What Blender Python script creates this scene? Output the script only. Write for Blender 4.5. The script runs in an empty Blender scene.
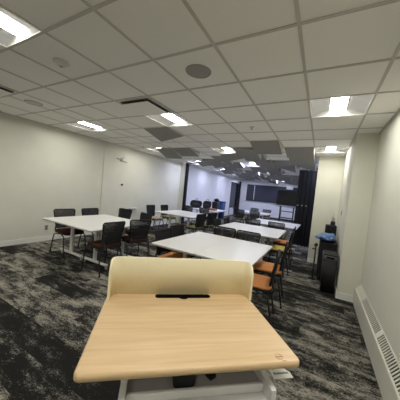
import bpy, bmesh, math, random
from mathutils import Vector, Matrix
random.seed(4)
S = bpy.context.scene
C = S.collection
PI = math.pi
R = math.radians

# ------------------------------------------------------------------ materials
def newmat(name, col, rough=.5, metal=0.0, spec=.5, coat=0.0):
    m = bpy.data.materials.new(name); m.use_nodes = True
    b = m.node_tree.nodes['Principled BSDF']
    b.inputs['Base Color'].default_value = (*col, 1)
    b.inputs['Roughness'].default_value = rough
    b.inputs['Metallic'].default_value = metal
    b.inputs['Specular IOR Level'].default_value = spec
    b.inputs['Coat Weight'].default_value = coat
    return m
def N(m, t, **kw):
    n = m.node_tree.nodes.new(t)
    for k, v in kw.items(): setattr(n, k, v)
    return n
def L(m, a, b): m.node_tree.links.new(a, b)
def noisy(name, c1, c2, scale=20, rough=.5, bump=0.0, stretch=(1,1,1), detail=4, metal=0, spec=.5, lo=.35, hi=.65):
    m = newmat(name, c1, rough, metal, spec)
    b = m.node_tree.nodes['Principled BSDF']
    tc = N(m, 'ShaderNodeTexCoord'); mp = N(m, 'ShaderNodeMapping')
    mp.inputs['Scale'].default_value = stretch
    L(m, tc.outputs['Object'], mp.inputs['Vector'])
    nz = N(m, 'ShaderNodeTexNoise'); nz.inputs['Scale'].default_value = scale; nz.inputs['Detail'].default_value = detail
    L(m, mp.outputs['Vector'], nz.inputs['Vector'])
    cr = N(m, 'ShaderNodeValToRGB')
    cr.color_ramp.elements[0].position = lo; cr.color_ramp.elements[0].color = (*c1, 1)
    cr.color_ramp.elements[1].position = hi; cr.color_ramp.elements[1].color = (*c2, 1)
    L(m, nz.outputs['Fac'], cr.inputs['Fac']); L(m, cr.outputs['Color'], b.inputs['Base Color'])
    if bump:
        bp = N(m, 'ShaderNodeBump'); bp.inputs['Strength'].default_value = bump; bp.inputs['Distance'].default_value = .004
        L(m, nz.outputs['Fac'], bp.inputs['Height']); L(m, bp.outputs['Normal'], b.inputs['Normal'])
    return m
def emis(name, col, st):
    m = newmat(name, col, .4)
    b = m.node_tree.nodes['Principled BSDF']
    b.inputs['Emission Color'].default_value = (*col, 1); b.inputs['Emission Strength'].default_value = st
    return m

def carpet():
    m = newmat('carpet', (.03,.03,.03), .95, spec=.12)
    b = m.node_tree.nodes['Principled BSDF']
    tc = N(m, 'ShaderNodeTexCoord'); sep = N(m, 'ShaderNodeSeparateXYZ'); L(m, tc.outputs['Object'], sep.inputs[0])
    def math_(op, a, bb=None):
        n = N(m, 'ShaderNodeMath', operation=op)
        for i, v in enumerate((a, bb)):
            if v is None: continue
            if isinstance(v, (int, float)): n.inputs[i].default_value = v
            else: L(m, v, n.inputs[i])
        return n.outputs[0]
    PW, PL = .25, 1.0                                   # plank width (y) and length (x)
    row = math_('FLOOR', math_('DIVIDE', sep.outputs['Y'], PW))
    shift = math_('MULTIPLY', row, .37)
    colm = math_('FLOOR', math_('ADD', math_('DIVIDE', sep.outputs['X'], PL), shift))
    cmb = N(m, 'ShaderNodeCombineXYZ'); L(m, row, cmb.inputs[0]); L(m, colm, cmb.inputs[1])
    wn = N(m, 'ShaderNodeTexWhiteNoise', noise_dimensions='3D'); L(m, cmb.outputs[0], wn.inputs['Vector'])
    w = math_('MULTIPLY', wn.outputs['Value'], 37.0)
    def nz(stretch, scale, detail, rough, useW=True):
        mp = N(m, 'ShaderNodeMapping'); mp.inputs['Scale'].default_value = stretch
        L(m, tc.outputs['Object'], mp.inputs['Vector'])
        n = N(m, 'ShaderNodeTexNoise', noise_dimensions='4D'); n.inputs['Scale'].default_value = scale
        n.inputs['Detail'].default_value = detail; n.inputs['Roughness'].default_value = rough
        L(m, mp.outputs['Vector'], n.inputs['Vector'])
        if useW: L(m, w, n.inputs['W'])
        return n.outputs['Fac']
    big = nz((1.0, 2.7, 1), 3.3, 4, .62)
    mid = nz((3.5, 7, 1), 6, 6, .8)
    fine = nz((10, 15, 1), 5.0, 5, .92, False)
    bias = math_('MULTIPLY', math_('SUBTRACT', wn.outputs['Value'], .5), .12)
    v = math_('ADD', math_('ADD', math_('MULTIPLY', big, .50), math_('MULTIPLY', mid, .34)), math_('MULTIPLY', fine, .64))
    v = math_('ADD', v, bias)
    cr = N(m, 'ShaderNodeValToRGB'); e = cr.color_ramp.elements
    e[0].position = .705; e[0].color = CARPET[0]
    e[1].position = .82; e[1].color = CARPET[2]
    k = e.new(.75); k.color = CARPET[1]
    L(m, v, cr.inputs['Fac']); L(m, cr.outputs['Color'], b.inputs['Base Color'])
    bp = N(m, 'ShaderNodeBump'); bp.inputs['Strength'].default_value = .5; bp.inputs['Distance'].default_value = .004
    L(m, fine, bp.inputs['Height']); L(m, bp.outputs['Normal'], b.inputs['Normal'])
    return m
CARPET = [(.012,.0118,.011,1), (.06,.057,.05,1), (.285,.265,.222,1)]

def wood():
    m = newmat('maple laminate', (.72,.52,.3), .38, spec=.4)
    b = m.node_tree.nodes['Principled BSDF']
    tc = N(m, 'ShaderNodeTexCoord'); mp = N(m, 'ShaderNodeMapping'); mp.inputs['Scale'].default_value = (1.2, 22, 8)
    L(m, tc.outputs['Object'], mp.inputs['Vector'])
    nz = N(m, 'ShaderNodeTexNoise'); nz.inputs['Scale'].default_value = 2.6; nz.inputs['Detail'].default_value = 6; nz.inputs['Distortion'].default_value = .5
    L(m, mp.outputs['Vector'], nz.inputs['Vector'])
    cr = N(m, 'ShaderNodeValToRGB'); e = cr.color_ramp.elements
    e[0].position = .3; e[0].color = WOOD[0]; e[1].position = .72; e[1].color = WOOD[1]
    L(m, nz.outputs['Fac'], cr.inputs['Fac']); L(m, cr.outputs['Color'], b.inputs['Base Color'])
    return m
WOOD = [(.61,.43,.24,1), (.73,.535,.32,1)]

M = {}
M['carpet'] = carpet()
M['wood'] = wood()
M['wall'] = noisy('painted wall', (.65,.645,.555), (.675,.67,.58), 3, .75, .05, spec=.25)
M['wall_far'] = noisy('far wall paint', (.70,.71,.73), (.73,.74,.76), 3, .7, .05, spec=.3)
M['ceiling'] = noisy('mineral ceiling tile', (.88,.86,.815), (.93,.91,.865), 160, .9, .35, spec=.1, detail=6)
M['grid'] = newmat('ceiling grid metal', (.55,.53,.49), .5, spec=.3)
M['felt'] = noisy('grey baffle felt', (.27,.262,.25), (.33,.32,.305), 60, .95, .3, spec=.1)
M['baffle_side'] = newmat('baffle side', (.52,.51,.48), .7)
M['trimwhite'] = noisy('white trim paint', (.76,.75,.70), (.78,.77,.72), 4, .5, spec=.4)
M['heater'] = noisy('enamel cream', (.62,.61,.52), (.645,.635,.545), 5, .4, spec=.4)
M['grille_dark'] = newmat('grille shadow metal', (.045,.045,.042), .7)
M['fixture'] = newmat('matt enamel fixture', (.20,.197,.185), .9, spec=.05)
M['lens'] = emis('warm lens', (1.0,.98,.915), 38)
M['lens_far'] = emis('cool lens', (.70,.74,1.0), 66)
M['tabletop'] = noisy('white laminate', (.69,.685,.665), (.715,.71,.69), 8, .33, spec=.45)
M['edge'] = newmat('grey table edge', (.42,.41,.39), .5)
M['tablemetal'] = noisy('white powder coat', (.68,.67,.64), (.71,.70,.67), 30, .4, spec=.5)
M['caster'] = newmat('grey caster', (.34,.34,.33), .5)
M['black'] = noisy('black plastic', (.011,.011,.012), (.016,.016,.017), 40, .6, spec=.25)
M['blackmetal'] = noisy('black tube', (.012,.012,.013), (.017,.017,.018), 60, .35, spec=.5)
M['mesh'] = noisy('black back mesh', (.016,.016,.018), (.026,.026,.028), 200, .75, .2, spec=.2)
M['orange'] = noisy('orange seat fabric', (.58,.24,.085), (.66,.29,.11), 120, .9, .3, spec=.15)
M['rust'] = noisy('rust seat fabric', (.055,.022,.014), (.08,.031,.02), 120, .9, .3, spec=.15)
M['yellow'] = noisy('yellow seat fabric', (.52,.40,.10), (.62,.48,.14), 120, .9, .3, spec=.15)
M['tan'] = noisy('tan seat fabric', (.40,.30,.22), (.48,.36,.27), 120, .9, .3, spec=.15)
M['olive'] = noisy('olive seat fabric', (.17,.15,.06), (.23,.20,.08), 120, .9, .3, spec=.15)
M['cream'] = noisy('cream screen', (.82,.755,.535), (.85,.785,.56), 90, .6, .08, spec=.3)
M['slot'] = newmat('painted recess shade', (.004,.004,.004), .9, spec=.02)
M['tray'] = noisy('white tray metal', (.66,.66,.66), (.70,.70,.70), 6, .35, spec=.5)
M['tray_floor'] = noisy('shade-toned tray floor', (.36,.36,.37), (.40,.40,.41), 6, .4, spec=.4)  # white tray's floor toned down to paint in the shade under the desktop
M['stamp'] = newmat('brown stamp ink', (.36,.17,.08), .6)
M['card'] = noisy('white card', (.62,.61,.55), (.66,.65,.59), 15, .6)
M['ink'] = newmat('grey print', (.12,.12,.12), .7)
M['speaker'] = noisy('grey perforated grille', (.30,.29,.27), (.38,.37,.35), 500, .7, spec=.2)
M['speaker_pale'] = noisy('pale perforated grille', (.58,.57,.54), (.66,.65,.62), 500, .7, spec=.2)
M['plate'] = newmat('white plate', (.66,.65,.61), .45)
M['darkgrey'] = newmat('dark grey', (.05,.05,.05), .6)
M['gap'] = newmat('shadow gap black', (.018,.017,.016), .9)
M['partition'] = noisy('black partition fabric', (.008,.008,.009), (.013,.013,.014), 90, .8, .15, spec=.2)
M['glass'] = newmat('dark window glass', (.018,.02,.032), .08, spec=.6)
M['screen'] = newmat('black screen', (.006,.006,.008), .14, spec=.5)
M['frame'] = newmat('dark frame', (.02,.02,.023), .4)
M['blind'] = noisy('dark slate blind', (.035,.037,.055), (.05,.052,.075), 30, .7, stretch=(12,1,.4), spec=.3)
M['bluebag'] = noisy('blue plastic bag', (.03,.085,.25), (.14,.24,.46), 26, .35, .8, spec=.5, detail=6)
M['bluebin'] = noisy('blue bin plastic', (.015,.05,.17), (.02,.06,.2), 20, .5)
M['binlid'] = newmat('grey bin band', (.10,.10,.10), .4)
M['clear'] = newmat('pale plastic', (.45,.44,.38), .2)
M['fabricblack'] = noisy('black nylon', (.010,.010,.011), (.02,.02,.022), 60, .85, .5, spec=.2)
M['cardboard'] = noisy('brown cardboard', (.24,.12,.07), (.30,.15,.09), 20, .9)
M['paper'] = newmat('white paper', (.75,.75,.75), .7)

# ------------------------------------------------------------------ geometry helpers
def bm_new(): return bmesh.new()
def box(bm, c, s, rot=None, bevel=0.0, seg=2, mi=0):
    r = bmesh.ops.create_cube(bm, size=1.0)
    vs = r['verts']
    mat = Matrix.Diagonal((*s, 1))
    bmesh.ops.transform(bm, matrix=mat, verts=vs)
    fs = set(f for v in vs for f in v.link_faces)
    if bevel:
        es = list(set(e for v in vs for e in v.link_edges))
        rr = bmesh.ops.bevel(bm, geom=es, offset=bevel, segments=seg, profile=.5, affect='EDGES')
        vs = list(set(rr['verts']) | set(v for v in vs if v.is_valid))
        fs = set(f for v in vs for f in v.link_faces)
    for f in fs: f.material_index = mi
    T = Matrix.Translation(Vector(c))
    if rot is not None: T = T @ rot
    bmesh.ops.transform(bm, matrix=T, verts=vs)
    return vs
def bx(bm, x0, x1, y0, y1, z0, z1, bevel=0.0, seg=2, mi=0):
    return box(bm, ((x0+x1)/2, (y0+y1)/2, (z0+z1)/2), (x1-x0, y1-y0, z1-z0), None, bevel, seg, mi)
def smooth_path(pts, n=6):
    P = [Vector(p) for p in pts]
    if len(P) < 3: return P
    out = []
    Q = [P[0]*2-P[1]] + P + [P[-1]*2-P[-2]]
    for i in range(1, len(Q)-2):
        a, b, c, d = Q[i-1], Q[i], Q[i+1], Q[i+2]
        for k in range(n):
            t = k/n
            out.append(.5*((2*b)+(-a+c)*t+(2*a-5*b+4*c-d)*t*t+(-a+3*b-3*c+d)*t**3))
    out.append(P[-1]); return out
def tube(bm, pts, r, seg=8, closed=False, mi=0):
    P = [Vector(p) for p in pts]; n = len(P); rings = []
    up = None
    for i, p in enumerate(P):
        if closed: d = P[(i+1) % n]-P[i-1]
        else: d = P[min(i+1, n-1)]-P[max(i-1, 0)]
        d.normalize()
        if up is None:
            up = Vector((0,0,1)) if abs(d.z) < .9 else Vector((1,0,0))
        a = d.cross(up)
        if a.length < 1e-4: a = d.orthogonal()
        a.normalize(); b = a.cross(d).normalized(); up = b
        rr = r[i] if isinstance(r, (list, tuple)) else r
        rings.append([bm.verts.new(p+a*math.cos(t*2*PI/seg)*rr+b*math.sin(t*2*PI/seg)*rr) for t in range(seg)])
    m = n if closed else n-1
    for i in range(m):
        A, B = rings[i], rings[(i+1) % n]
        for t in range(seg):
            f = bm.faces.new((A[t], A[(t+1) % seg], B[(t+1) % seg], B[t])); f.smooth = True; f.material_index = mi
    if not closed:
        bm.faces.new(rings[0]).material_index = mi; bm.faces.new(rings[-1][::-1]).material_index = mi
def lathe(bm, prof, c=(0,0,0), seg=24, mi=0):
    c = Vector(c); rings = []
    for r, z in prof:
        if r < 1e-5: rings.append([bm.verts.new(c+Vector((0,0,z)))])
        else: rings.append([bm.verts.new(c+Vector((r*math.cos(2*PI*t/seg), r*math.sin(2*PI*t/seg), z))) for t in range(seg)])
    for A, B in zip(rings, rings[1:]):
        for t in range(seg):
            u = (t+1) % seg
            if len(A) == 1 and len(B) == 1: continue
            if len(A) == 1: vs = (A[0], B[t], B[u])
            elif len(B) == 1: vs = (A[t], A[u], B[0])
            else: vs = (A[t], A[u], B[u], B[t])
            f = bm.faces.new(vs); f.smooth = True; f.material_index = mi
def rrect(w, d, r, n=6, cx=0, cy=0):
    pts = []
    for sx, sy, a0 in ((1,-1,-90), (1,1,0), (-1,1,90), (-1,-1,180)):
        for k in range(n+1):
            a = R(a0+90*k/n)
            pts.append((cx+sx*(w/2-r)+r*math.cos(a), cy+sy*(d/2-r)+r*math.sin(a)))
    return pts
def slab(bm, pts, z0, z1, ease=0.0, mi=0, mi_side=None):
    """rounded outline extruded, with eased top and bottom edges"""
    cx = sum(p[0] for p in pts)/len(pts); cy = sum(p[1] for p in pts)/len(pts)
    def ring(z, off):
        out = []
        for i, p in enumerate(pts):
            a = Vector(pts[i-1]); b = Vector(pts[(i+1) % len(pts)]); t = (b-a).normalized(); nrm = Vector((t.y, -t.x))
            out.append(bm.verts.new((p[0]-nrm.x*off, p[1]-nrm.y*off, z)))
        return out
    lv = [(z0, ease), (z0+ease, 0), (z1-ease, 0), (z1, ease)] if ease else [(z0, 0), (z1, 0)]
    rs = [ring(*l) for l in lv]
    n = len(pts)
    for A, B in zip(rs, rs[1:]):
        for i in range(n):
            f = bm.faces.new((A[i], A[(i+1) % n], B[(i+1) % n], B[i])); f.material_index = mi if mi_side is None else mi_side
            f.smooth = True
    bm.faces.new(rs[0][::-1]).material_index = mi; bm.faces.new(rs[-1]).material_index = mi
def obj(name, bm, mat, parent=None, smooth=False):
    bmesh.ops.recalc_face_normals(bm, faces=bm.faces[:])
    me = bpy.data.meshes.new(name); bm.to_mesh(me); bm.free()
    for m_ in (mat if isinstance(mat, (list, tuple)) else [mat]): me.materials.append(M[m_])
    if smooth:
        for p in me.polygons: p.use_smooth = True
    o = bpy.data.objects.new(name, me); C.objects.link(o)
    if parent is not None: o.parent = parent
    return o
def tag(o, label, cat, group=None, kind=None):
    o['label'] = label; o['category'] = cat
    if group: o['group'] = group
    if kind: o['kind'] = kind
    return o
def thing(name, label, cat, loc=(0,0,0), rz=0.0, group=None):
    o = bpy.data.objects.new(name, None); C.objects.link(o); o.empty_display_size = .1
    o.location = loc; o.rotation_euler = (0,0,rz)
    return tag(o, label, cat, group)
def struct(name, bm, mat, parent=None):
    o = obj(name, bm, mat, parent)
    if parent is None: o['kind'] = 'structure'
    return o
def copy_tree(o, parent=None):
    c = o.copy(); C.objects.link(c)
    if parent is not None: c.parent = parent
    for ch in list(o.children): copy_tree(ch, c)
    return c

# ------------------------------------------------------------------ room shell
XL, XR, YB, YF, CE = -5.6, .67, -3.0, 16.5, 2.67
b = bm_new(); bx(b, XL-.1, XR+.1, YB-.1, YF+.1, -.1, 0); struct('floor', b, 'carpet')
b = bm_new(); bx(b, XL-.1, XL, YB, 8.3, 0, 2.9)
bx(b, XL, XL+.03, 4.33, 5.4, 0, CE)
struct('wall_left', b, 'wall')
b = bm_new(); bx(b, XL, -5.335, 8.30, 8.45, 0, 2.9); struct('wall_partition_stub', b, 'wall')
b = bm_new(); bx(b, XR, XR+.1, YB, 4.3, 0, 2.9); struct('wall_right', b, 'wall')
b = bm_new(); bx(b, .375, XR+.1, 4.3, 6.3, 0, 2.9); struct('wall_pillar', b, 'wall')
b = bm_new(); bx(b, -.165, XR+.1, 6.3, 6.42, 0, 2.9); struct('wall_chase', b, 'wall')
b = bm_new(); bx(b, XL-.1, XR+.1, YB-.1, YB, 0, 2.9); struct('wall_back', b, 'wall')
b = bm_new()
bx(b, XL-.1, XL, 8.3, 14.7, 0, 2.9); bx(b, XL-.1, XL, 14.7, 16.3, 2.35, 2.9); bx(b, XL-.1, XL, 16.3, YF, 0, 2.9)
struct('wall_far_left', b, 'wall_far')
b = bm_new(); bx(b, XL-.1, XR+.1, YF, YF+.1, 0, 2.9); struct('wall_far', b, 'wall_far')
b = bm_new(); bx(b, XR, XR+.1, 6.42, YF, 0, 2.9); struct('wall_far_right', b, 'wall_far')

# dark glazed door of the far room
d = bpy.data.objects.new('door_1', None); C.objects.link(d); d.location = (XL-.06, 15.5, 0); d['kind'] = 'structure'
b = bm_new(); bx(b, -.02, .02, -.76, .76, .02, .52); obj('kick_panel', b, 'wall_far', d)
b = bm_new(); bx(b, -.012, .012, -.76, .76, .52, 2.3); obj('pane', b, 'glass', d)
b = bm_new()
for y in (-.78, .78): bx(b, -.035, .075, y-.03, y+.03, 0, 2.34)
bx(b, -.035, .075, -.8, .8, 2.30, 2.35); obj('door_frame', b, 'frame', d)
b = bm_new(); tube(b, smooth_path([(.03,.62,.95),(.09,.62,.97),(.09,.62,1.2),(.03,.62,1.22)], 4), .014); obj('door_handle', b, 'frame', d)
# dark corner post at the end of the far left wall
b = bm_new(); bx(b, XL+.004, XL+.13, YF-.15, YF-.01, 0, 2.5); struct('trim_1', b, 'frame')

# window band in the far wall
w = bpy.data.objects.new('window_1', None); C.objects.link(w); w.location = (-2.45, YF, 0); w['kind'] = 'structure'
b = bm_new(); bx(b, -2.5, 1.9, -.03, -.012, 1.22, 2.30); obj('pane', b, 'blind', w)
b = bm_new()
for x in (-2.5, -1.95, 1.9): bx(b, x-.035, x+.035, -.07, -.005, 1.18, 2.34)
bx(b, -2.53, 1.93, -.07, -.005, 2.29, 2.35); bx(b, -2.53, 1.93, -.09, -.005, 1.16, 1.23)
obj('window_frame', b, 'frame', w)
b = bm_new(); bx(b, -1.99, -1.955, -.075, -.03, 1.22, 2.3); obj('mullion', b, 'wall_far', w)

# baseboards
b = bm_new(); bx(b, XL, XL+.014, YB, 4.33, 0, .105); bx(b, XL+.03, XL+.044, 4.33, 5.4, 0, .105); bx(b, XL, XL+.014, 5.4, 8.3, 0, .105)
struct('baseboard_left', b, 'trimwhite')
b = bm_new(); bx(b, .361, .60, 4.286, 4.30, 0, .105); bx(b, .361, .375, 4.30, 6.28, 0, .105)
bx(b, -.165, .361, 6.286, 6.3, 0, .105); struct('baseboard_right', b, 'trimwhite')
b = bm_new(); bx(b, XL+.14, XR, YF-.016, YF, 0, .12); struct('baseboard_far', b, 'frame')
b = bm_new(); bx(b, XL, XL+.014, 8.46, 14.68, 0, .1); struct('baseboard_far_left', b, 'wall_far')

# ------------------------------------------------------------------ ceiling: tiles, grid, fixtures
T = .61; X0 = -.25; Y0 = 1.574
xs = [XL] + [X0+T*k for k in range(-8, 2)] + [XR]
ys = [YB] + [Y0+T*k for k in range(-7, 25) if YB+.02 < Y0+T*k < YF-.02] + [YF]
light_x = [-4.905, X0-4*T, X0]            # left edges of light cells
light_y = [.354-2.44, .354, 2.794, 5.234, 7.674, 10.114, 12.554, 14.994]
lights = []
xs = [x for x in xs if not -5.3 < x < -4.3]; xs = sorted(xs+[-4.905, -4.295])
for j, ly in enumerate(light_y):
    for i, lx in enumerate(light_x):
        lights.append((lx, ly, i, j))
def is_light(x, y): return any(abs(x-a) < .05 and abs(y-c) < .05 for a, c, _, _ in lights)
wedges = {}
def cell(x, y): return (round((x-X0)/T), round((y-Y0)/T))
b = bm_new()
for x0, x1 in zip(xs, xs[1:]):
    for y0, y1 in zip(ys, ys[1:]):
        if is_light(x0, y0): continue
        bx(b, x0, x1, y0, y1, CE, CE+.02)
struct('ceiling', b, 'ceiling')
b = bm_new(); bx(b, XL-.1, XR+.1, YB-.1, YF+.1, 2.9, 2.95); struct('ceiling_slab', b, 'gap')
b = bm_new()
gw = .012
for x in xs[1:-1]: bx(b, x-gw, x+gw, YB, YF, CE-.007, CE-.0005)
for y in ys[1:-1]:
    for x0, x1 in zip(xs, xs[1:]): bx(b, x0+gw, x1-gw, y-gw, y+gw, CE-.007, CE-.0005)
bx(b, XL, XL+.02, YB, 8.3, CE-.012, CE-.0005); bx(b, XR-.02, XR, YB, 4.3, CE-.012, CE-.0005)
struct('trim_2', b, 'grid')

def make_light(lens):
    t = thing('ceiling_light', 'x', 'ceiling light')
    h = T/2-gw-.001; hl = .090; up = .062
    b = bm_new()
    # curved reflector sides rising to the lens, closed ends
    for s in (-1, 1):
        prof = []
        for k in range(9):
            q = k/8; prof.append((s*(h+(hl+.012-h)*q), up*math.sin(q*PI*.62)))
        for (xa, za), (xb, zb) in zip(prof, prof[1:]):
            f = b.faces.new([b.verts.new(v) for v in ((xa,-h,za),(xb,-h,zb),(xb,h,zb),(xa,h,za))]); f.smooth = True
        for y in (-h, h):
            vs = [b.verts.new((x, y, z)) for x, z in prof] + [b.verts.new((s*(hl+.012), y, 0))]
            b.faces.new(vs)
    for y in (-h, h):
        b.faces.new([b.verts.new(v) for v in ((-hl-.012,y,0),(hl+.012,y,0),(hl+.012,y,up),(-hl-.012,y,up))])
    bx(b, -hl, hl, -h, h, up+.005, up+.02)
    bmesh.ops.remove_doubles(b, verts=b.verts[:], dist=1e-5)
    obj('housing', b, 'fixture', t)
    b = bm_new()
    rows = []
    for k in range(9):
        a = PI*k/8; x = -hl*.95*math.cos(a); z = .050-.022*math.sin(a)
        rows.append((b.verts.new((x, -h+.02, z)), b.verts.new((x, h-.02, z))))
    for A, B in zip(rows, rows[1:]): b.faces.new((A[0], B[0], B[1], A[1])).smooth = True
    b.faces.new([r[0] for r in rows]); b.faces.new([r[1] for r in rows][::-1])
    obj('lens', b, lens, t)
    return t
LL = {(1,1): 'large ceiling light cut by the top left corner, nearest the lectern',
      (0,2): 'ceiling light beside the long left wall above the table there',
      (1,2): 'lit ceiling light directly beyond the square air diffuser',
      (2,2): 'wide bright ceiling light near the right wall, nearest on that side',
      (0,3): 'ceiling light among grey baffles near the left wall',
      (1,3): 'ceiling light in the middle where the grey baffles begin',
      (2,3): 'ceiling light just in front of the black folding partition and white chase wall'}
pn = make_light('lens'); pf = make_light('lens_far'); un = uf = False
for lx, ly, i, j in lights:
    near = ly < 8
    if j == 4: near = False
    if near: o = pn if not un else copy_tree(pn); un = True
    else: o = pf if not uf else copy_tree(pf); uf = True
    o.location = (lx+T/2, ly+T/2, CE)
    if (i, j) in LL: tag(o, LL[(i, j)], 'ceiling light', 'recessed lights in the front room')
    elif j == 0: tag(o, 'recessed ceiling light behind the viewpoint', 'ceiling light', 'lights behind the viewpoint')
    else: tag(o, 'cool recessed ceiling light in the blue far room', 'ceiling light', 'lights of the far room')

# square plaque diffusers
def diffuser(cx, cy, label):
    t = thing('air_diffuser', label, 'air vent', (cx, cy, CE-.008), 0, 'square air diffusers')
    h = .25
    b = bm_new()
    bx(b, -h, h, -h, h, -.001, .0005); obj('backing', b, 'gap', t)  # near-black sheet colours in the shadow gap around the plaque
    b = bm_new(); box(b, (0, 0, -.030), (.47, .47, .012), None, .004); obj('plaque', b, 'ceiling', t)
    b = bm_new()
    for s in (-1, 1):
        bx(b, s*h-.006, s*h+.006, -h, h, -.008, -.001); bx(b, -h, h, s*h-.006, s*h+.006, -.008, -.001)
    obj('rim', b, 'fixture', t)
    b = bm_new()
    for s in (-1, 1):
        for q in (-1, 1): bx(b, s*.18-.006, s*.18+.006, q*.18-.006, q*.18+.006, -.026, -.001)
    obj('hanger', b, 'gap', t)
diffuser(-2.385, 2.489, 'square plaque diffuser between round speaker and ceiling light')
diffuser(-4.215, 1.27, 'square plaque diffuser at the left edge of the ceiling')
def round_speaker(cx, cy, r, label, group='round ceiling speakers', gm='speaker'):
    t = thing('ceiling_speaker', label, 'speaker', (cx, cy, CE), 0, group)
    b = bm_new(); lathe(b, [(r*.9, -.004), (r*.6, -.009), (0, -.011)], seg=40); lathe(b, [(r*.9,-.004),(0,-.002)], seg=40); obj('grille', b, gm, t)
    b = bm_new(); lathe(b, [(r*.9, -.001), (r*.9, -.008), (r*.97, -.008), (r, -.001)], seg=40); obj('rim', b, 'speaker', t)
round_speaker(-1.17, 1.88, .125, 'round grey ceiling speaker in the middle of the picture')
round_speaker(-4.215, 1.88, .125, 'faint round ceiling speaker near the left wall', gm='speaker_pale')
t = thing('smoke_detector', 'small white smoke detector on the ceiling at upper left', 'smoke detector', (-2.41, 1.29, CE))
b = bm_new(); lathe(b, [(0,-.001),(.07,-.001),(.075,-.012),(.06,-.02),(0,-.02)], seg=32); obj('base', b, 'plate', t)
b = bm_new(); lathe(b, [(0,-.021),(.045,-.021),(.045,-.036),(.03,-.045),(0,-.046)], seg=32); obj('sensor_head', b, 'plate', t)
b = bm_new(); lathe(b, [(0,-.047),(.016,-.047),(.014,-.053),(0,-.053)], seg=20); obj('indicator', b, 'caster', t)
for (x, y, lb) in ((-1.15, 3.7, 'small sprinkler head before the first large grey baffle'), (-4.82, 5.06, 'small sprinkler head near the left wall light')):
    t = thing('sprinkler_head', lb, 'sprinkler', (x, y, CE))
    b = bm_new(); lathe(b, [(0,.002),(.04,.002),(.036,-.01),(0,-.011)], seg=24); obj('escutcheon', b, 'plate', t)
    b = bm_new(); lathe(b, [(0,-.012),(.008,-.012),(.008,-.035),(.018,-.036),(.018,-.039),(0,-.039)], seg=16); obj('nozzle', b, 'caster', t)

# grey wedge baffles below the grid
def wedge(i, j, drops, label, group=None):
    """drops: near-left, near-right, far-right, far-left"""
    x0 = X0+T*i+.014; x1 = x0+T-.028; y0 = Y0+T*j+.014; y1 = y0+T-.028
    cx, cy = (x0+x1)/2, (y0+y1)/2
    top = CE-.009
    P = [(x0-cx, y0-cy), (x1-cx, y0-cy), (x1-cx, y1-cy), (x0-cx, y1-cy)]
    t = thing('ceiling_baffle', label, 'ceiling baffle', (cx, cy, top), 0, group)
    b = bm_new()
    U = [b.verts.new((*p, 0)) for p in P]; D = [b.verts.new((*p, -max(dv, .006))) for p, dv in zip(P, drops)]
    b.faces.new(U)
    if abs(drops[0]+drops[2]-drops[1]-drops[3]) > .01:
        b.faces.new((D[0], D[1], D[3])); b.faces.new((D[1], D[2], D[3]))
    else: b.faces.new(D)
    for k in (0, 2): b.faces.new((U[k], U[(k+1) % 4], D[(k+1) % 4], D[k]))
    obj('felt_face', b, 'felt', t)
    for k in (1, 3):
        if max(drops[k], drops[(k+1) % 4]) < .02: continue
        b = bm_new()
        e = .002 if k == 1 else -.002
        pts = [(P[k][0]+e, P[k][1], -.0005), (P[(k+1) % 4][0]+e, P[(k+1) % 4][1], -.0005), (P[(k+1) % 4][0]+e, P[(k+1) % 4][1], -max(drops[(k+1) % 4], .006)), (P[k][0]+e, P[k][1], -max(drops[k], .006))]
        pts2 = [(p[0]-e*.8, p[1], p[2]) for p in pts]
        A = [b.verts.new(p) for p in pts]; B = [b.verts.new(p) for p in pts2]
        b.faces.new(A); b.faces.new(B[::-1])
        for q in range(4): b.faces.new((A[q], B[q], B[(q+1) % 4], A[(q+1) % 4]))
        obj('side_panel', b, 'baffle_side', t)
    wedges[(i, j)] = 1
wedge(-5, 3, (.0, .0, .02, .13), 'twisted grey ceiling baffle nearest the camera, beside the middle light')
wedge(-2, 5, (0, 0, .16, .16), 'dark grey tilted ceiling baffle above the middle table row')
wedge(-1, 6, (0, 0, .13, .13), 'dark grey tilted baffle right of the first large one, near the right hand light')
G = 'tilted grey ceiling baffles towards the partition'
lit = set((-8, q) for q in range(-8, 26)) | set(cell(a, c) for a, c, _, _ in lights)
for j in range(6, 24):
    for i in range(-8, 1):
        if (i, j) in lit or (i, j) in wedges: continue
        if (i, j) in ((-2,6),(-2,7),(-2,8),(0,6),(-1,5),(0,7),(-5,6)): continue
        if i >= 0 and j < 9: continue
        yy = Y0+T*j
        if yy+T > YF-.1: continue
        if abs(yy+T/2-8.37) < .36: continue
        if yy > 8.2 and i >= -1: continue
        p = .50 if yy < 8.3 else .40
        if random.random() > p: continue
        k = random.choice((0, 0, 1, 2, 3))
        h = random.choice((.13, .17, .21))
        dr = [(0,0,h,h), (0,0,h,h*.3), (0,h*.3,h,h*.6), (h*.3,0,h*.3,h)][k]
        wedge(i, j, dr, 'tilted grey ceiling baffle beyond the flat white tiles', G)

# ------------------------------------------------------------------ folding partition
b = bm_new(); bx(b, -5.333, -5.25, 8.28, 8.43, 0, CE-.01); o = struct('trim_3', b, 'partition')
b = bm_new(); bx(b, -5.245, -.78, 8.33, 8.41, CE-.05, CE-.009); struct('trim_4', b, 'grid')
for k in range(6):
    t = thing('partition_panel', 'black folding partition panel standing in the stack beside the white chase wall', 'partition', (-.70+.13*k, 8.70, 0), 0, 'stacked folding partition panels')
    b = bm_new(); box(b, (0,0,1.30), (.118, .9, 2.5), None, .006); obj('leaf', b, 'partition', t)
    if k < 3:
        b = bm_new(); box(b, (0,-.455,1.36), (.05, .012, .03), None, .003); obj('latch', b, 'caster', t)
    b = bm_new(); bx(b, -.058, .058, -.44, .44, .008, .045); obj('bottom_seal', b, 'frame', t)
    b = bm_new(); tube(b, [(0,0,2.551),(0,0,2.64)], .012); obj('trolley', b, 'caster', t)

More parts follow.
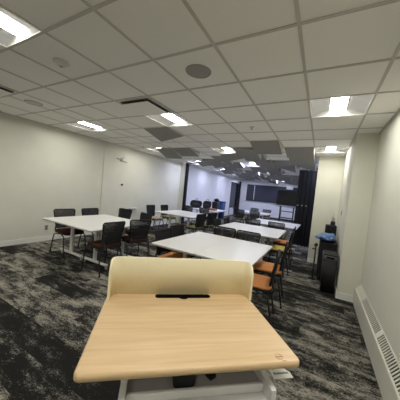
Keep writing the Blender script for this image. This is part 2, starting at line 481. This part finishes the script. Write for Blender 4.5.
# ------------------------------------------------------------------ baseboard heater
t = thing('baseboard_heater', 'long cream baseboard heater with slatted grille along right wall', 'heater', (.60, 0, 0))
H0, H1 = -2.9, 4.28
b = bm_new()
def quadprism(bm, prof, y0, y1, mi=0):
    A = [bm.verts.new((x, y0, z)) for x, z in prof]; B = [bm.verts.new((x, y1, z)) for x, z in prof]
    n = len(prof)
    for i in range(n): bm.faces.new((A[i], A[(i+1) % n], B[(i+1) % n], B[i])).material_index = mi
    bm.faces.new(A).material_index = mi; bm.faces.new(B[::-1]).material_index = mi
cuts = [H0, -.6, .5, 1.65, 2.82, H1]
for y0, y1 in zip(cuts, cuts[1:]):
    bb = bm_new(); quadprism(bb, [(0,.0),(.012,.0),(.012,.242),(.018,.248),(.004,.248),(0,.242)], y0+.002, y1-.002); obj('front_panel', bb, 'heater', t)
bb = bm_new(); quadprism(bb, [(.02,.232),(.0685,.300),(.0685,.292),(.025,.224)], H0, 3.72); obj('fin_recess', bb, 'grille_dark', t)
bb = bm_new(); quadprism(bb, [(.012,.248),(.0693,.330),(.0693,.317),(.018,.241)], 3.72, H1-.001); obj('end_cover', bb, 'heater', t)
bb = bm_new()
quadprism(bb, [(.062,.3185),(.0693,.330),(.0693,.317),(.064,.309)], H0, 3.72)
y = 3.70
while y > H0+.1:
    quadprism(bb, [(.0125,.248),(.0645,.322),(.0655,.317),(.0165,.244)], y-.012, y+.003)
    y -= .038
for y in cuts[1:-1]: quadprism(bb, [(.0115,.2485),(.0645,.3235),(.0655,.317),(.0165,.244)], y-.03, y+.03)
obj('grille', bb, 'heater', t)
bb = bm_new(); tube(bb, [(.035,H0,.2),(.035,H1-.05,.2)], .014); obj('pipe', bb, 'caster', t)

# ------------------------------------------------------------------ wall fittings
t = thing('wall_outlet', 'dark power outlet low on left wall above the baseboard', 'outlet', (XL, 2.92, .31))
b = bm_new(); box(b, (.004,0,0), (.006,.075,.118), None, .003); obj('cover_plate', b, 'caster', t)
b = bm_new()
for z in (-.026,.026): box(b, (.009,0,z), (.005,.04,.034), None, .002)
obj('receptacle', b, 'darkgrey', t)
t = thing('wall_bracket', 'small grey forked bracket high on left wall', 'bracket', (XL+.03, 4.92, 2.23))
b = bm_new(); box(b, (.006,0,.0), (.010,.07,.12), None, .003); obj('mounting_plate', b, 'caster', t)
b = bm_new(); tube(b, [(.012,0,.01),(.07,-.19,.02)], .015); tube(b, [(.012,0,-.01),(.07,.20,-.05)], .015); tube(b, [(.012,0,0),(.04,.09,.09)], .013); obj('fork', b, 'caster', t)
t = thing('coat_hook', 'small dark hook on left wall below the forked bracket', 'hook', (XL+.03, 5.0, 1.46))
b = bm_new(); box(b, (.005,-.03,-.03), (.008,.10,.05), None, .003); obj('base_plate', b, 'plate', t)
b = bm_new(); box(b, (.03,.02,.01), (.05,.06,.06), None, .018, 3); obj('hook_peg', b, 'black', t)
t = thing('wall_ledge', 'short white ledge on left wall behind the far chairs', 'ledge', (XL, 5.6, .70))
b = bm_new(); box(b, (.045,0,.012), (.085,.30,.02), None, .005); obj('shelf', b, 'paper', t)
b = bm_new(); box(b, (.02,0,-.02), (.035,.26,.045), None, .004); obj('support', b, 'caster', t)
t = thing('light_switch', 'small light switch on the side of the right pillar', 'light switch', (.375, 5.3, 1.36))
b = bm_new(); box(b, (-.004,0,0), (.007,.075,.12), None, .002); obj('cover_plate', b, 'edge', t)
b = bm_new(); box(b, (-.010,0,0), (.006,.03,.05), None, .002); obj('rocker', b, 'darkgrey', t)

# ------------------------------------------------------------------ tables
TL = 1.38
def make_table():
    t = thing('flip_top_table', 'x', 'table')
    b = bm_new(); slab(b, rrect(.70, TL, .025, 5), .712, .740, .003); obj('tabletop', b, 'tabletop', t)
    b = bm_new(); 
    pts = rrect(.7004, TL+.0004, .025, 5); slab(b, pts, .7155, .7345); obj('edge_band', b, 'edge', t)
    for s in (-1, 1):
        y = s*.31
        b = bm_new()
        box(b, (0, y, .385), (.062, .05, .61), None, .012, 3)
        box(b, (0, y, .70), (.5, .05, .022), None, .004)
        leg = obj('leg', b, 'tablemetal', t)
        b = bm_new(); box(b, (0, y, .088), (.66, .055, .035), None, .012, 3); obj('foot', b, 'tablemetal', leg)
        for q in (-1, 1):
            b = bm_new()
            lathe(b, [(0,-.011),(.026,-.011),(.031,-.006),(.031,.006),(.026,.011),(0,.011)], seg=20)
            bmesh.ops.transform(b, matrix=Matrix.Translation((q*.30, y+.012, .032)) @ Matrix.Rotation(PI/2, 4, 'X'), verts=b.verts[:])
            tube(b, [(q*.30, y, .07), (q*.30, y-.001, .055)], .012)
            bx(b, q*.30-.012, q*.30+.012, y-.012, y+.0, .03, .066, .003)
            obj('caster', b, 'caster', leg)
    b = bm_new(); box(b, (0, 0, .64), (.05, .60, .03), None, .006); obj('crossbar', b, 'tablemetal', t)
    return t
pt = make_table(); first = [True]
def table(x, y, label, rz=0):
    o = pt if first[0] else copy_tree(pt); first[0] = False
    o.location = (x, y, 0); o.rotation_euler = (0,0,rz)
    tag(o, label, 'table', 'white flip top tables'); return o
def pair(x, y, what, rz=0):
    c, s = math.cos(rz)*.3503, math.sin(rz)*.3503
    table(x-c, y-s, 'left half of '+what, rz); table(x+c, y+s, 'right half of '+what, rz)
pair(-3.79, 2.95, 'white table pair beside the left wall')
pair(-1.32, 3.12, 'large white table pair just behind the lectern')
pair(-1.39, 5.33, 'white table pair in the second row of the middle')
pair(-3.86, 6.20, 'white table pair in the second row by left wall')
pair(-1.22, 7.38, 'white table pair in front of black partition')
pair(-4.35, 8.85, 'white table pair holding the black bags')

# ------------------------------------------------------------------ chairs (front = +Y)
def make_chair(seatmat):
    t = thing('mesh_back_chair', 'x', 'chair')
    b = bm_new(); slab(b, rrect(.42, .41, .08, 6), .440, .478, .014)
    for v in b.verts:
        v.co.z += .010*(v.co.x/.2)**2 - .02*max(0, v.co.y-.1)/.1*.5
    obj('seat', b, seatmat, t, True)
    b = bm_new(); slab(b, rrect(.425, .415, .08, 5), .418, .442, .006)
    for v in b.verts: v.co.z += .010*(v.co.x/.2)**2 - .02*max(0, v.co.y-.1)/.1*.5 - .004
    obj('seat_pan', b, 'black', t)
    for sx in (-1, 1):
        for sy in (1, -1):
            b = bm_new()
            yf = .225 if sy > 0 else -.255
            path = smooth_path([(sx*.15, sy*.03, .405), (sx*.195, sy*.06, .405), (sx*.208, sy*.14, .395), (sx*.214, sy*.185, .34), (sx*.226, yf, .012)], 6)
            tube(b, path, .0115, 8); lg = obj('leg', b, 'blackmetal', t)
            b = bm_new(); lathe(b, [(0,0),(.015,0),(.015,.016),(.012,.02),(0,.02)], (sx*.226, yf, 0), 12); obj('glide', b, 'black', lg)
    # back: rounded frame, slightly wrapped and reclined
    def bp(u, z):                                    # u -1..1, z height -> point
        q = (z-.50)/.365
        w = .172+.046*q
        return Vector((u*w, -.212-.055*q+.028*u*u, z))
    fr = []
    def arc(cu, cz, a0):
        for k in range(6):
            a = R(a0+18*k); fr.append(bp(cu+.16*math.cos(a), cz+.036*math.sin(a)))
    arc(.84, .536, -90); arc(.84, .829, 0); arc(-.84, .829, 90); arc(-.84, .536, 180)
    b = bm_new(); tube(b, fr, .0115, 8, closed=True); obj('back_frame', b, 'black', t)
    b = bm_new(); nr = 26
    for k in range(nr):
        u0 = -.95+1.9*k/nr; u1 = u0+1.9/nr*.76
        prev = None
        for q in range(6):
            z = .506+.353*q/5
            lim = .506 if abs(u0+.03) < .86 else .522
            z = min(max(z, lim), 1.365-lim)
            A = bp(u0, z); B = bp(u1, z)
            cur = [b.verts.new(A), b.verts.new(B), b.verts.new(B+Vector((0,-.004,0))), b.verts.new(A+Vector((0,-.004,0)))]
            if prev:
                for e in range(4): b.faces.new((prev[e], prev[(e+1) % 4], cur[(e+1) % 4], cur[e]))
            else: b.faces.new(cur)
            prev = cur
        b.faces.new(prev[::-1])
    obj('back_mesh', b, 'mesh', t)
    for sx in (-1, 1):
        b = bm_new(); tube(b, smooth_path([(sx*.14,-.10,.41),(sx*.155,-.20,.415),(sx*.165,-.235,.46),(sx*.17,-.208,.55),(sx*.17,-.232,.66)], 5), .012, 8); obj('back_support', b, 'blackmetal', t)
    return t
protos = {k: make_chair(k) for k in ('orange', 'rust', 'yellow', 'tan', 'olive')}
used = set()
def chair(x, y, deg, seat, label, group='mesh back chairs'):
    p = protos[seat]
    o = p if seat not in used else copy_tree(p)
    used.add(seat)
    o.location = (x, y, 0); o.rotation_euler = (0, 0, R(deg)); tag(o, label, 'chair', group)
    return o
# deg: 0 faces +Y, 90 faces -X, -90 faces +X, 180 faces -Y
chair(-4.42, 2.76, -92, 'rust', 'black mesh chair against left wall side of left table, nearer one')
chair(-4.42, 3.36, -88, 'rust', 'black mesh chair against left wall side of left table, farther one')
chair(-4.37, 3.92, 182, 'rust', 'black mesh chair at far end of left table, left one')
chair(-3.62, 3.80, 167, 'rust', 'black mesh chair at far end of left table, right one')
chair(-3.21, 2.62, 88, 'rust', 'black chair with rust seat, back turned, nearest at left table')
chair(-3.18, 3.30, 70, 'rust', 'black chair with rust seat beyond the nearest one at left table')
chair(-.63, 2.84, 97, 'orange', 'orange seat chair right of front table, nearest the lectern')
chair(-.62, 3.52, 96, 'orange', 'orange seat chair right of front table, second from the lectern')
chair(-1.88, 2.84, -88, 'orange', 'orange seat chair tucked under the left edge of front table')
chair(-1.98, 3.34, -90, 'olive', 'black chair beyond it at left edge of front table, near far corner')
chair(-1.57, 3.80, 180, 'olive', 'black chair behind far edge of front table, left one')
chair(-1.10, 3.78, 180, 'olive', 'black chair behind far edge of front table, right one')
chair(-.70, 5.04, 92, 'yellow', 'black chair with yellow seat at right side of middle table')
chair(-.74, 5.86, 92, 'orange', 'black chair with orange seat behind the yellow seat chair')
chair(-1.98, 5.10, -90, 'olive', 'black chair left of middle table, nearer one')
chair(-1.98, 5.75, -86, 'olive', 'black chair left of middle table, farther one')
chair(-4.86, 5.95, -90, 'tan', 'black chair with tan seat by left wall in second row, nearer one')
chair(-4.84, 6.68, -90, 'olive', 'black chair with dark seat by left wall in second row, farther one')
chair(-3.16, 5.66, 80, 'olive', 'black chair right of second row left table, nearer one')
chair(-3.14, 6.36, 74, 'olive', 'black chair right of second row left table, farther one')
chair(-1.66, 6.58, 0, 'olive', 'black chair at near edge of table before partition, left one')
chair(-1.00, 6.58, -2, 'olive', 'black chair at near edge of table before partition, right one')
chair(-4.72, 8.02, 0, 'rust', 'black chair at near side of the table with bags, left one')
chair(-3.98, 8.02, 0, 'rust', 'black chair at near side of the table with bags, right one')
# far room: table and chairs
FG = 'chairs around the far room tables'
pair(-2.75, 10.75, 'white table pair in the far room', R(90))
for x, y, a in ((-3.12,9.78,0),(-2.45,9.76,0),(-3.1,11.75,180),(-2.45,11.75,180)):
    chair(x, y, a, 'olive', 'dark chair around the far room table', FG)
chair(-1.85, 10.9, 95, 'olive', 'dark chair around the far room table', FG)
chair(-3.55, 10.75, -90, 'olive', 'dark chair around the far room table', FG)

# ------------------------------------------------------------------ lectern
t = thing('lectern', 'maple topped mobile lectern with cream rear screen in the foreground', 'lectern', (-.4075, .7725, 0), R(40.0))
b = bm_new(); slab(b, rrect(.70, .482, .02, 8, -.008, .015), .976, 1.0, .005); obj('desktop', b, 'wood', t)
dk = [c for c in t.children if c.name.startswith('desktop')][0]
b = bm_new(); slab(b, rrect(.274, .036, .014, 4, 0, .222), 1.0003, 1.0012)
sl = []
for k in range(13): sl.append((.020*math.cos(PI+PI*k/12), .2050+.014*math.sin(PI+PI*k/12)))
slab(b, sl, 1.0003, 1.0012); obj('cable_slot_shade', b, 'slot', dk)  # no hole is cut: flat black patch paints the slot's inner shade
b = bm_new()
ring = [(.272+.0125*math.cos(2*PI*k/28), -.200+.0125*math.sin(2*PI*k/28), 1.0006) for k in range(28)]
tube(b, ring, .0005, 4, closed=True); bx(b, .261, .284, -.2018, -.1982, 1.0003, 1.0009)
bx(b, .268, .273, -.2095, -.208, 1.0003, 1.0007); bx(b, .274, .289, -.2195, -.2178, 1.0003, 1.0007)
obj('stamp_mark', b, 'stamp', dk)
# cream screen: wrapped around the back edge
path = []
hw, yb, r = .341, .249, .035
wing = .035
path.append((-hw, yb-r-wing))
path.append((-hw, yb-r-wing*.5))
for k in range(9):
    a = R(180-90*k/8); path.append((-hw+r+r*math.cos(a), yb-r+r*math.sin(a)))
for k in range(1, 9): path.append((-hw+r+(2*hw-2*r)*k/9, yb))
for k in range(9):
    a = R(90-90*k/8); path.append((hw-r+r*math.cos(a), yb-r+r*math.sin(a)))
path.append((hw, yb-r-wing*.5)); path.append((hw, yb-r-wing))
b = bm_new(); rings = []
n = len(path); acc = [0]
for p, q in zip(path, path[1:]): acc.append(acc[-1]+math.hypot(q[0]-p[0], q[1]-p[1]))
tot = acc[-1]
for i, p in enumerate(path):
    a = Vector(path[max(i-1, 0)]); c = Vector(path[min(i+1, n-1)]); tn = (c-a).normalized(); nr = Vector((-tn.y, tn.x))
    e = min(acc[i], tot-acc[i]); rad = .055
    ht = .181 if e > rad else .181-.045*(1-math.sqrt(max(0, 1-((rad-e)/rad)**2)))
    z0, z1 = 1.0005, 1.0+ht; th = .005
    P = Vector((p[0]-.004, p[1])); I = P-nr*th; O = P+nr*th; e2 = .003
    rings.append([b.verts.new((I.x, I.y, z0)), b.verts.new((I.x, I.y, z1-e2)), b.verts.new((P.x-nr.x*.003, P.y-nr.y*.003, z1)), b.verts.new((P.x+nr.x*.003, P.y+nr.y*.003, z1)), b.verts.new((O.x, O.y, z1-e2)), b.verts.new((O.x, O.y, z0))])
for A, B in zip(rings, rings[1:]):
    for k in range(6): b.faces.new((A[k], A[(k+1) % 6], B[(k+1) % 6], B[k])).smooth = True
b.faces.new(rings[0]); b.faces.new(rings[-1][::-1])
obj('screen', b, 'cream', t)
# white tray below the top
b = bm_new(); bx(b, -.215, .235, -.175, .19, .874, .882); bx(b, -.215, .235, .182, .19, .882, .955); obj('tray_floor', b, 'tray_floor', t)
b = bm_new(); bx(b, -.215, .235, -.188, -.176, .868, .897, .003); bx(b, -.215, .235, -.225, -.189, .866, .872, .002); obj('tray_lip', b, 'tray', t)
for x in (-.225, .245):
    b = bm_new(); bx(b, x-.0095, x+.0095, -.236, .19, .862, .918, .003); 
    bx(b, x-.0095, x+.0095, .14, .19, .918, .972); bx(b, x-.0095, x+.0095, -.16, -.11, .918, .972)
    obj('side_rail', b, 'tray', t)
# hidden column and wheeled base
b = bm_new(); box(b, (0,.06,.49), (.10,.07,.74), None, .008); ol = obj('column', b, 'tray', t)
b = bm_new(); box(b, (0,.02,.092), (.60,.05,.045), None, .01); box(b, (-.28,.02,.092), (.05,.42,.045), None, .01); box(b, (.28,.02,.092), (.05,.42,.045), None, .01)
bs = obj('base', b, 'tray', t)
for sx in (-1,1):
    for sy in (-1,1):
        b = bm_new(); lathe(b, [(0,-.012),(.03,-.012),(.034,-.006),(.034,.006),(.03,.012),(0,.012)], seg=20)
        bmesh.ops.transform(b, matrix=Matrix.Translation((sx*.28, .02+sy*.19, .035)) @ Matrix.Rotation(PI/2,4,'X'), verts=b.verts[:])
        bx(b, sx*.28-.01, sx*.28+.01, .02+sy*.19-.008, .02+sy*.19+.008, .04, .072)
        obj('caster', b, 'caster', bs)
def lec(x, y, z):
    c, s = math.cos(R(40.0)), math.sin(R(40.0)); return (-.4075+c*x-s*y, .7725+s*x+c*y, z)
q = thing('power_adapter', 'black power adapter lying in the white tray under the lectern top', 'power adapter', lec(-.035,-.122,.883), R(40.0))
b = bm_new(); box(b, (0,0,.022), (.072,.095,.042), None, .010, 3); obj('body', b, 'black', q)
b = bm_new(); tube(b, smooth_path([(.03,.05,.02),(.06,.08,.012),(.10,.07,.008),(.115,.03,.008),(.10,.0,.008)], 6), .0045); obj('cable', b, 'black', q)
b = bm_new(); box(b, (.098,-.008,.010), (.026,.03,.016), R and Matrix.Rotation(.5,4,'Z'), .003); obj('plug', b, 'black', q)
q = thing('name_tag', 'small white printed tag hanging under right edge of the lectern top', 'tag', lec(.332,-.135,.880), R(40.0))
b = bm_new(); slab(b, [(-.039,-.022),(.039,-.022),(.041,.002),(.028,.021),(-.036,.021)], 0, .003, .0008)
o = obj('card', b, 'card', q)
b = bm_new(); xx = -.028
for k, wd in enumerate((.006,.004,.005,.004,.006,.004,.005,.006,.004)):
    bx(b, xx, xx+wd, -.004, .003 if k % 3 else .005, .0031, .0036); xx += wd+.0018
obj('print', b, 'ink', o)
b = bm_new(); tube(b, [(-.02,.018,.002),(-.028,.05,.05),(-.030,.055,.0935)], .0012, 6); obj('string', b, 'ink', q)

# ------------------------------------------------------------------ bins and cart by the right pillar
q = thing('waste_bin', 'tall black waste bin with grey band standing beside the right pillar', 'bin', (.232, 4.62, 0))
b = bm_new(); 
A = rrect(.20,.40,.03,4); Bp = rrect(.225,.43,.03,4)
v0 = [b.verts.new((x,y,0)) for x,y in A]; v1 = [b.verts.new((x,y,.575)) for x,y in Bp]
for i in range(len(A)): b.faces.new((v0[i], v0[(i+1)%len(A)], v1[(i+1)%len(A)], v1[i])).smooth = True
b.faces.new(v0[::-1]); b.faces.new(v1); obj('body', b, 'black', q)
b = bm_new(); slab(b, rrect(.232,.437,.032,4), .576, .635, .004); obj('band', b, 'binlid', q)
b = bm_new(); slab(b, rrect(.225,.43,.03,4), .636, .66, .008); obj('lid', b, 'black', q)
b = bm_new(); bx(b, -.06,.06,-.2195,-.2185,.59,.622); obj('handle_recess_shade', b, 'slot', q)  # flat black plate on the band; the recess is only painted shade
q = thing('utility_cart', 'black utility cabinet behind the waste bin, blue bag on it', 'cabinet', (.205, 5.40, 0))
b = bm_new(); box(b, (0,0,.40), (.29,.86,.66), None, .012); obj('body', b, 'black', q)
b = bm_new(); box(b, (0,0,.745), (.30,.88,.028), None, .008); obj('top', b, 'black', q)
for s in (-1,1):
    b = bm_new(); box(b, (-.148,s*.21,.40), (.012,.40,.60), None, .004); dr = obj('door', b, 'frame', q)
    b = bm_new(); tube(b, [(-.156,s*.04,.44),(-.175,s*.04,.44),(-.175,s*.04,.56),(-.156,s*.04,.56)], .005); obj('handle', b, 'caster', dr)
for sx in (-1,1):
    for sy in (-1,1):
        b = bm_new(); lathe(b, [(0,0),(.02,0),(.02,.06),(.012,.069),(0,.069)], (sx*.11,sy*.38,0), 14); obj('foot', b, 'black', q)
# crumpled blue bag
b = bm_new(); bmesh.ops.create_icosphere(b, subdivisions=4, radius=1)
from mathutils import noise
for v in b.verts:
    p = v.co.copy(); nn = noise.fractal(p*1.7, 1.0, 2.0, 4)*.22
    v.co = Vector((p.x*.165*(1+nn), p.y*.26*(1+nn), (p.z*.5+.5)*.165*(1+nn*.7)))
    v.co.z = max(v.co.z, 0.0)
    if p.x < -.6: v.co.z *= .72; v.co.x -= .05*(abs(p.x)-.6)*2
for f in b.faces: f.smooth = True
o = obj('plastic_bag', b, 'bluebag'); o.location = (.17, 5.22, .762); tag(o, 'crumpled blue plastic bag on the black cabinet by the pillar', 'bag')
q = thing('coffee_machine', 'black boxy machine standing behind the blue bag on the cabinet', 'coffee machine', (.235, 5.66, .7605))
b = bm_new(); box(b, (0,0,.15), (.21,.22,.30), None, .015); obj('body', b, 'black', q)
b = bm_new(); box(b, (0,-.125,.035), (.17,.03,.06), None, .006); obj('drip_tray', b, 'frame', q)
b = bm_new(); box(b, (0,-.117,.23), (.10,.012,.06), None, .004); obj('panel', b, 'screen', q)
q = thing('pump_bottle', 'small pale pump bottle on top of the black machine', 'bottle', (.26, 5.64, 1.0615))
b = bm_new(); lathe(b, [(0,0),(.042,0),(.044,.01),(.044,.07),(.03,.085),(0,.085)], seg=20); obj('base', b, 'black', q)
b = bm_new(); lathe(b, [(0,.086),(.024,.086),(.03,.10),(.03,.16),(.012,.18),(0,.18)], seg=20); obj('bottle', b, 'clear', q)
b = bm_new(); tube(b, smooth_path([(0,0,.18),(0,0,.215),(0,-.012,.222),(0,-.04,.215)], 4), .006); obj('pump', b, 'clear', q)
q = thing('stanchion', 'thin black floor stand left of the waste bin', 'stand', (-.005, 5.02, 0))
b = bm_new(); lathe(b, [(0,0),(.07,0),(.07,.012),(.02,.022),(0,.022)], seg=24); obj('base', b, 'black', q)
b = bm_new(); tube(b, [(0,0,.02),(0,0,.66)], .014); obj('pole', b, 'blackmetal', q)
b = bm_new(); lathe(b, [(0,.66),(.03,.665),(.034,.69),(.02,.715),(0,.72)], seg=18); obj('knob', b, 'black', q)
b = bm_new(); tube(b, [(0,0,.60),(-.06,-.03,.60)], .012); obj('hook', b, 'blackmetal', q)

# ------------------------------------------------------------------ bags and papers on the third-row left table
def backpack(x, y, rz, w, h, label, z=.7405):
    q = thing('backpack', label, 'bag', (x, y, z), rz, 'black bags on the table')
    b = bm_new(); bmesh.ops.create_icosphere(b, subdivisions=4, radius=1)
    for v in b.verts:
        p = v.co.copy(); nn = noise.fractal(p*1.3+Vector((x,y,0)), 1, 2, 3)*.10
        f = max(abs(p.x), abs(p.y), abs(p.z)); p = p*(1+.35*(1/f-1)*.9)
        v.co = Vector((p.x*w/2*(1+nn)*.85, p.y*.13*(1+nn), (p.z*.86*(1+nn*.8)+.86)*h/2))
        v.co.z = max(v.co.z, 0)
    for f in b.faces: f.smooth = True
    obj('body', b, 'fabricblack', q)
    b = bm_new(); bmesh.ops.create_icosphere(b, subdivisions=3, radius=1)
    for v in b.verts: v.co = Vector((v.co.x*w*.32, -.12+v.co.y*.05, h*.33+v.co.z*h*.22))
    for f in b.faces: f.smooth = True
    obj('pocket', b, 'black', q)
    b = bm_new(); tube(b, smooth_path([(-.05,0,h*.88),(-.03,0,h*1.02),(.03,0,h*1.02),(.05,0,h*.88)], 5), .009); obj('handle', b, 'black', q)
    b = bm_new()
    for s in (-1,1): tube(b, smooth_path([(s*w*.22,.10,h*.82),(s*w*.25,.18,h*.6),(s*w*.24,.17,h*.3),(s*w*.2,.11,h*.08)], 5), .014)
    obj('strap', b, 'black', q)
backpack(-4.90, 8.74, .5, .62, .40, 'black backpack on the white table, wider left one')
backpack(-4.50, 9.04, .2, .46, .42, 'black backpack on the white table, narrower right one')
b = bm_new(); box(b, (0,0,.04), (.34,.24,.078), None, .004)
o = obj('cardboard_box', b, 'cardboard'); o.location = (-4.02, 8.62, .7405); tag(o, 'flat brown box on the white table right of the black bags', 'box')
# ------------------------------------------------------------------ far room things
def big_bin(x, y, w, dpt, h, m_, lid, label, name):
    q = thing(name, label, 'bin', (x, y, 0))
    b = bm_new(); A = rrect(w*.86,dpt*.86,.05,4); Bq = rrect(w,dpt,.06,4)
    v0 = [b.verts.new((px,py,.0)) for px,py in A]; v1 = [b.verts.new((px,py,h*.9)) for px,py in Bq]
    for i in range(len(A)): b.faces.new((v0[i], v0[(i+1)%len(A)], v1[(i+1)%len(A)], v1[i])).smooth = True
    b.faces.new(v0[::-1]); b.faces.new(v1); obj('body', b, m_, q)
    b = bm_new(); slab(b, rrect(w*1.05,dpt*1.05,.06,4), h*.9+.001, h, .015); obj('lid', b, lid, q)
    b = bm_new(); box(b, (0,-dpt*.56,h*.86), (w*.6,.03,.04), None, .008); obj('handle', b, lid, q)
    return q
big_bin(-5.22, 11.62, .34, .42, .98, 'black', 'frame', 'tall black bin by the blue far wall', 'rolling_bin')
big_bin(-5.20, 12.40, .36, .42, 1.02, 'bluebin', 'bluebin', 'blue recycling bin beside the tall black bin', 'recycling_bin')
backpack(-5.20, 11.62, 1.2, .26, .20, 'black sack on top of the tall black bin', .981)
t = thing('television', 'black wall screen on the far wall right of dark window', 'television', (-1.75, YF-.10, 0))
b = bm_new(); box(b, (.12,0,1.62), (2.3,.05,1.06), None, .012); obj('casing', b, 'frame', t)
b = bm_new(); box(b, (.12,-.0275,1.62), (2.22,.003,.98)); obj('screen', b, 'screen', t)
b = bm_new(); box(b, (.12,.055,1.62), (.4,.05,.3)); obj('mount', b, 'frame', t)
t = thing('wall_box', 'white box mounted above the black wall screen', 'box', (-2.0, YF-.13, 2.30))
b = bm_new(); box(b, (0,0,0), (.42,.12,.22), None, .012); obj('case', b, 'paper', t)
b = bm_new(); box(b, (0,-.063,-.07), (.34,.004,.02)); obj('vent', b, 'caster', t)
t = thing('metal_rack', 'dark metal frame rack standing before the far wall under the screen', 'rack', (-1.92, 15.5, 0))
for x in (-.40,.40):
    for y in (-.2,.2):
        b = bm_new(); box(b, (x,y,.52), (.05,.05,1.04), None, .004); obj('post', b, 'frame', t)
for z in (.30,.72):
    b = bm_new(); box(b, (0,0,z), (.84,.44,.04), None, .004); obj('shelf', b, 'frame', t)

# ------------------------------------------------------------------ world, camera, view
wd = bpy.data.worlds.new('World'); S.world = wd; wd.use_nodes = True
wd.node_tree.nodes['Background'].inputs['Color'].default_value = (.5,.55,.65,1)
wd.node_tree.nodes['Background'].inputs['Strength'].default_value = .02

Rm = [[0.8736345467356552, 0.47666399892027894, 0.0977451322742691], [0.10605059014076572, 0.009524536306911684, -0.9943151188325225], [-0.47488519779077276, 0.8790339671147336, -0.042229534424996815]]
cam = bpy.data.cameras.new('camera'); co = bpy.data.objects.new('camera', cam); C.objects.link(co)
m = Matrix(((Rm[0][0], -Rm[1][0], -Rm[2][0], 0), (Rm[0][1], -Rm[1][1], -Rm[2][1], 0), (Rm[0][2], -Rm[1][2], -Rm[2][2], 1.53), (0,0,0,1)))
co.matrix_world = m
cam.sensor_width = 36; cam.lens = 224.21367/400*36; cam.clip_start = .02; cam.clip_end = 100
S.camera = co
S.view_settings.view_transform = 'Standard'; S.view_settings.look = 'None'
S.view_settings.gamma = 1; S.view_settings.use_curve_mapping = False
S.view_settings.exposure = 0.5
S.cycles.diffuse_bounces = 10; S.cycles.max_bounces = 16
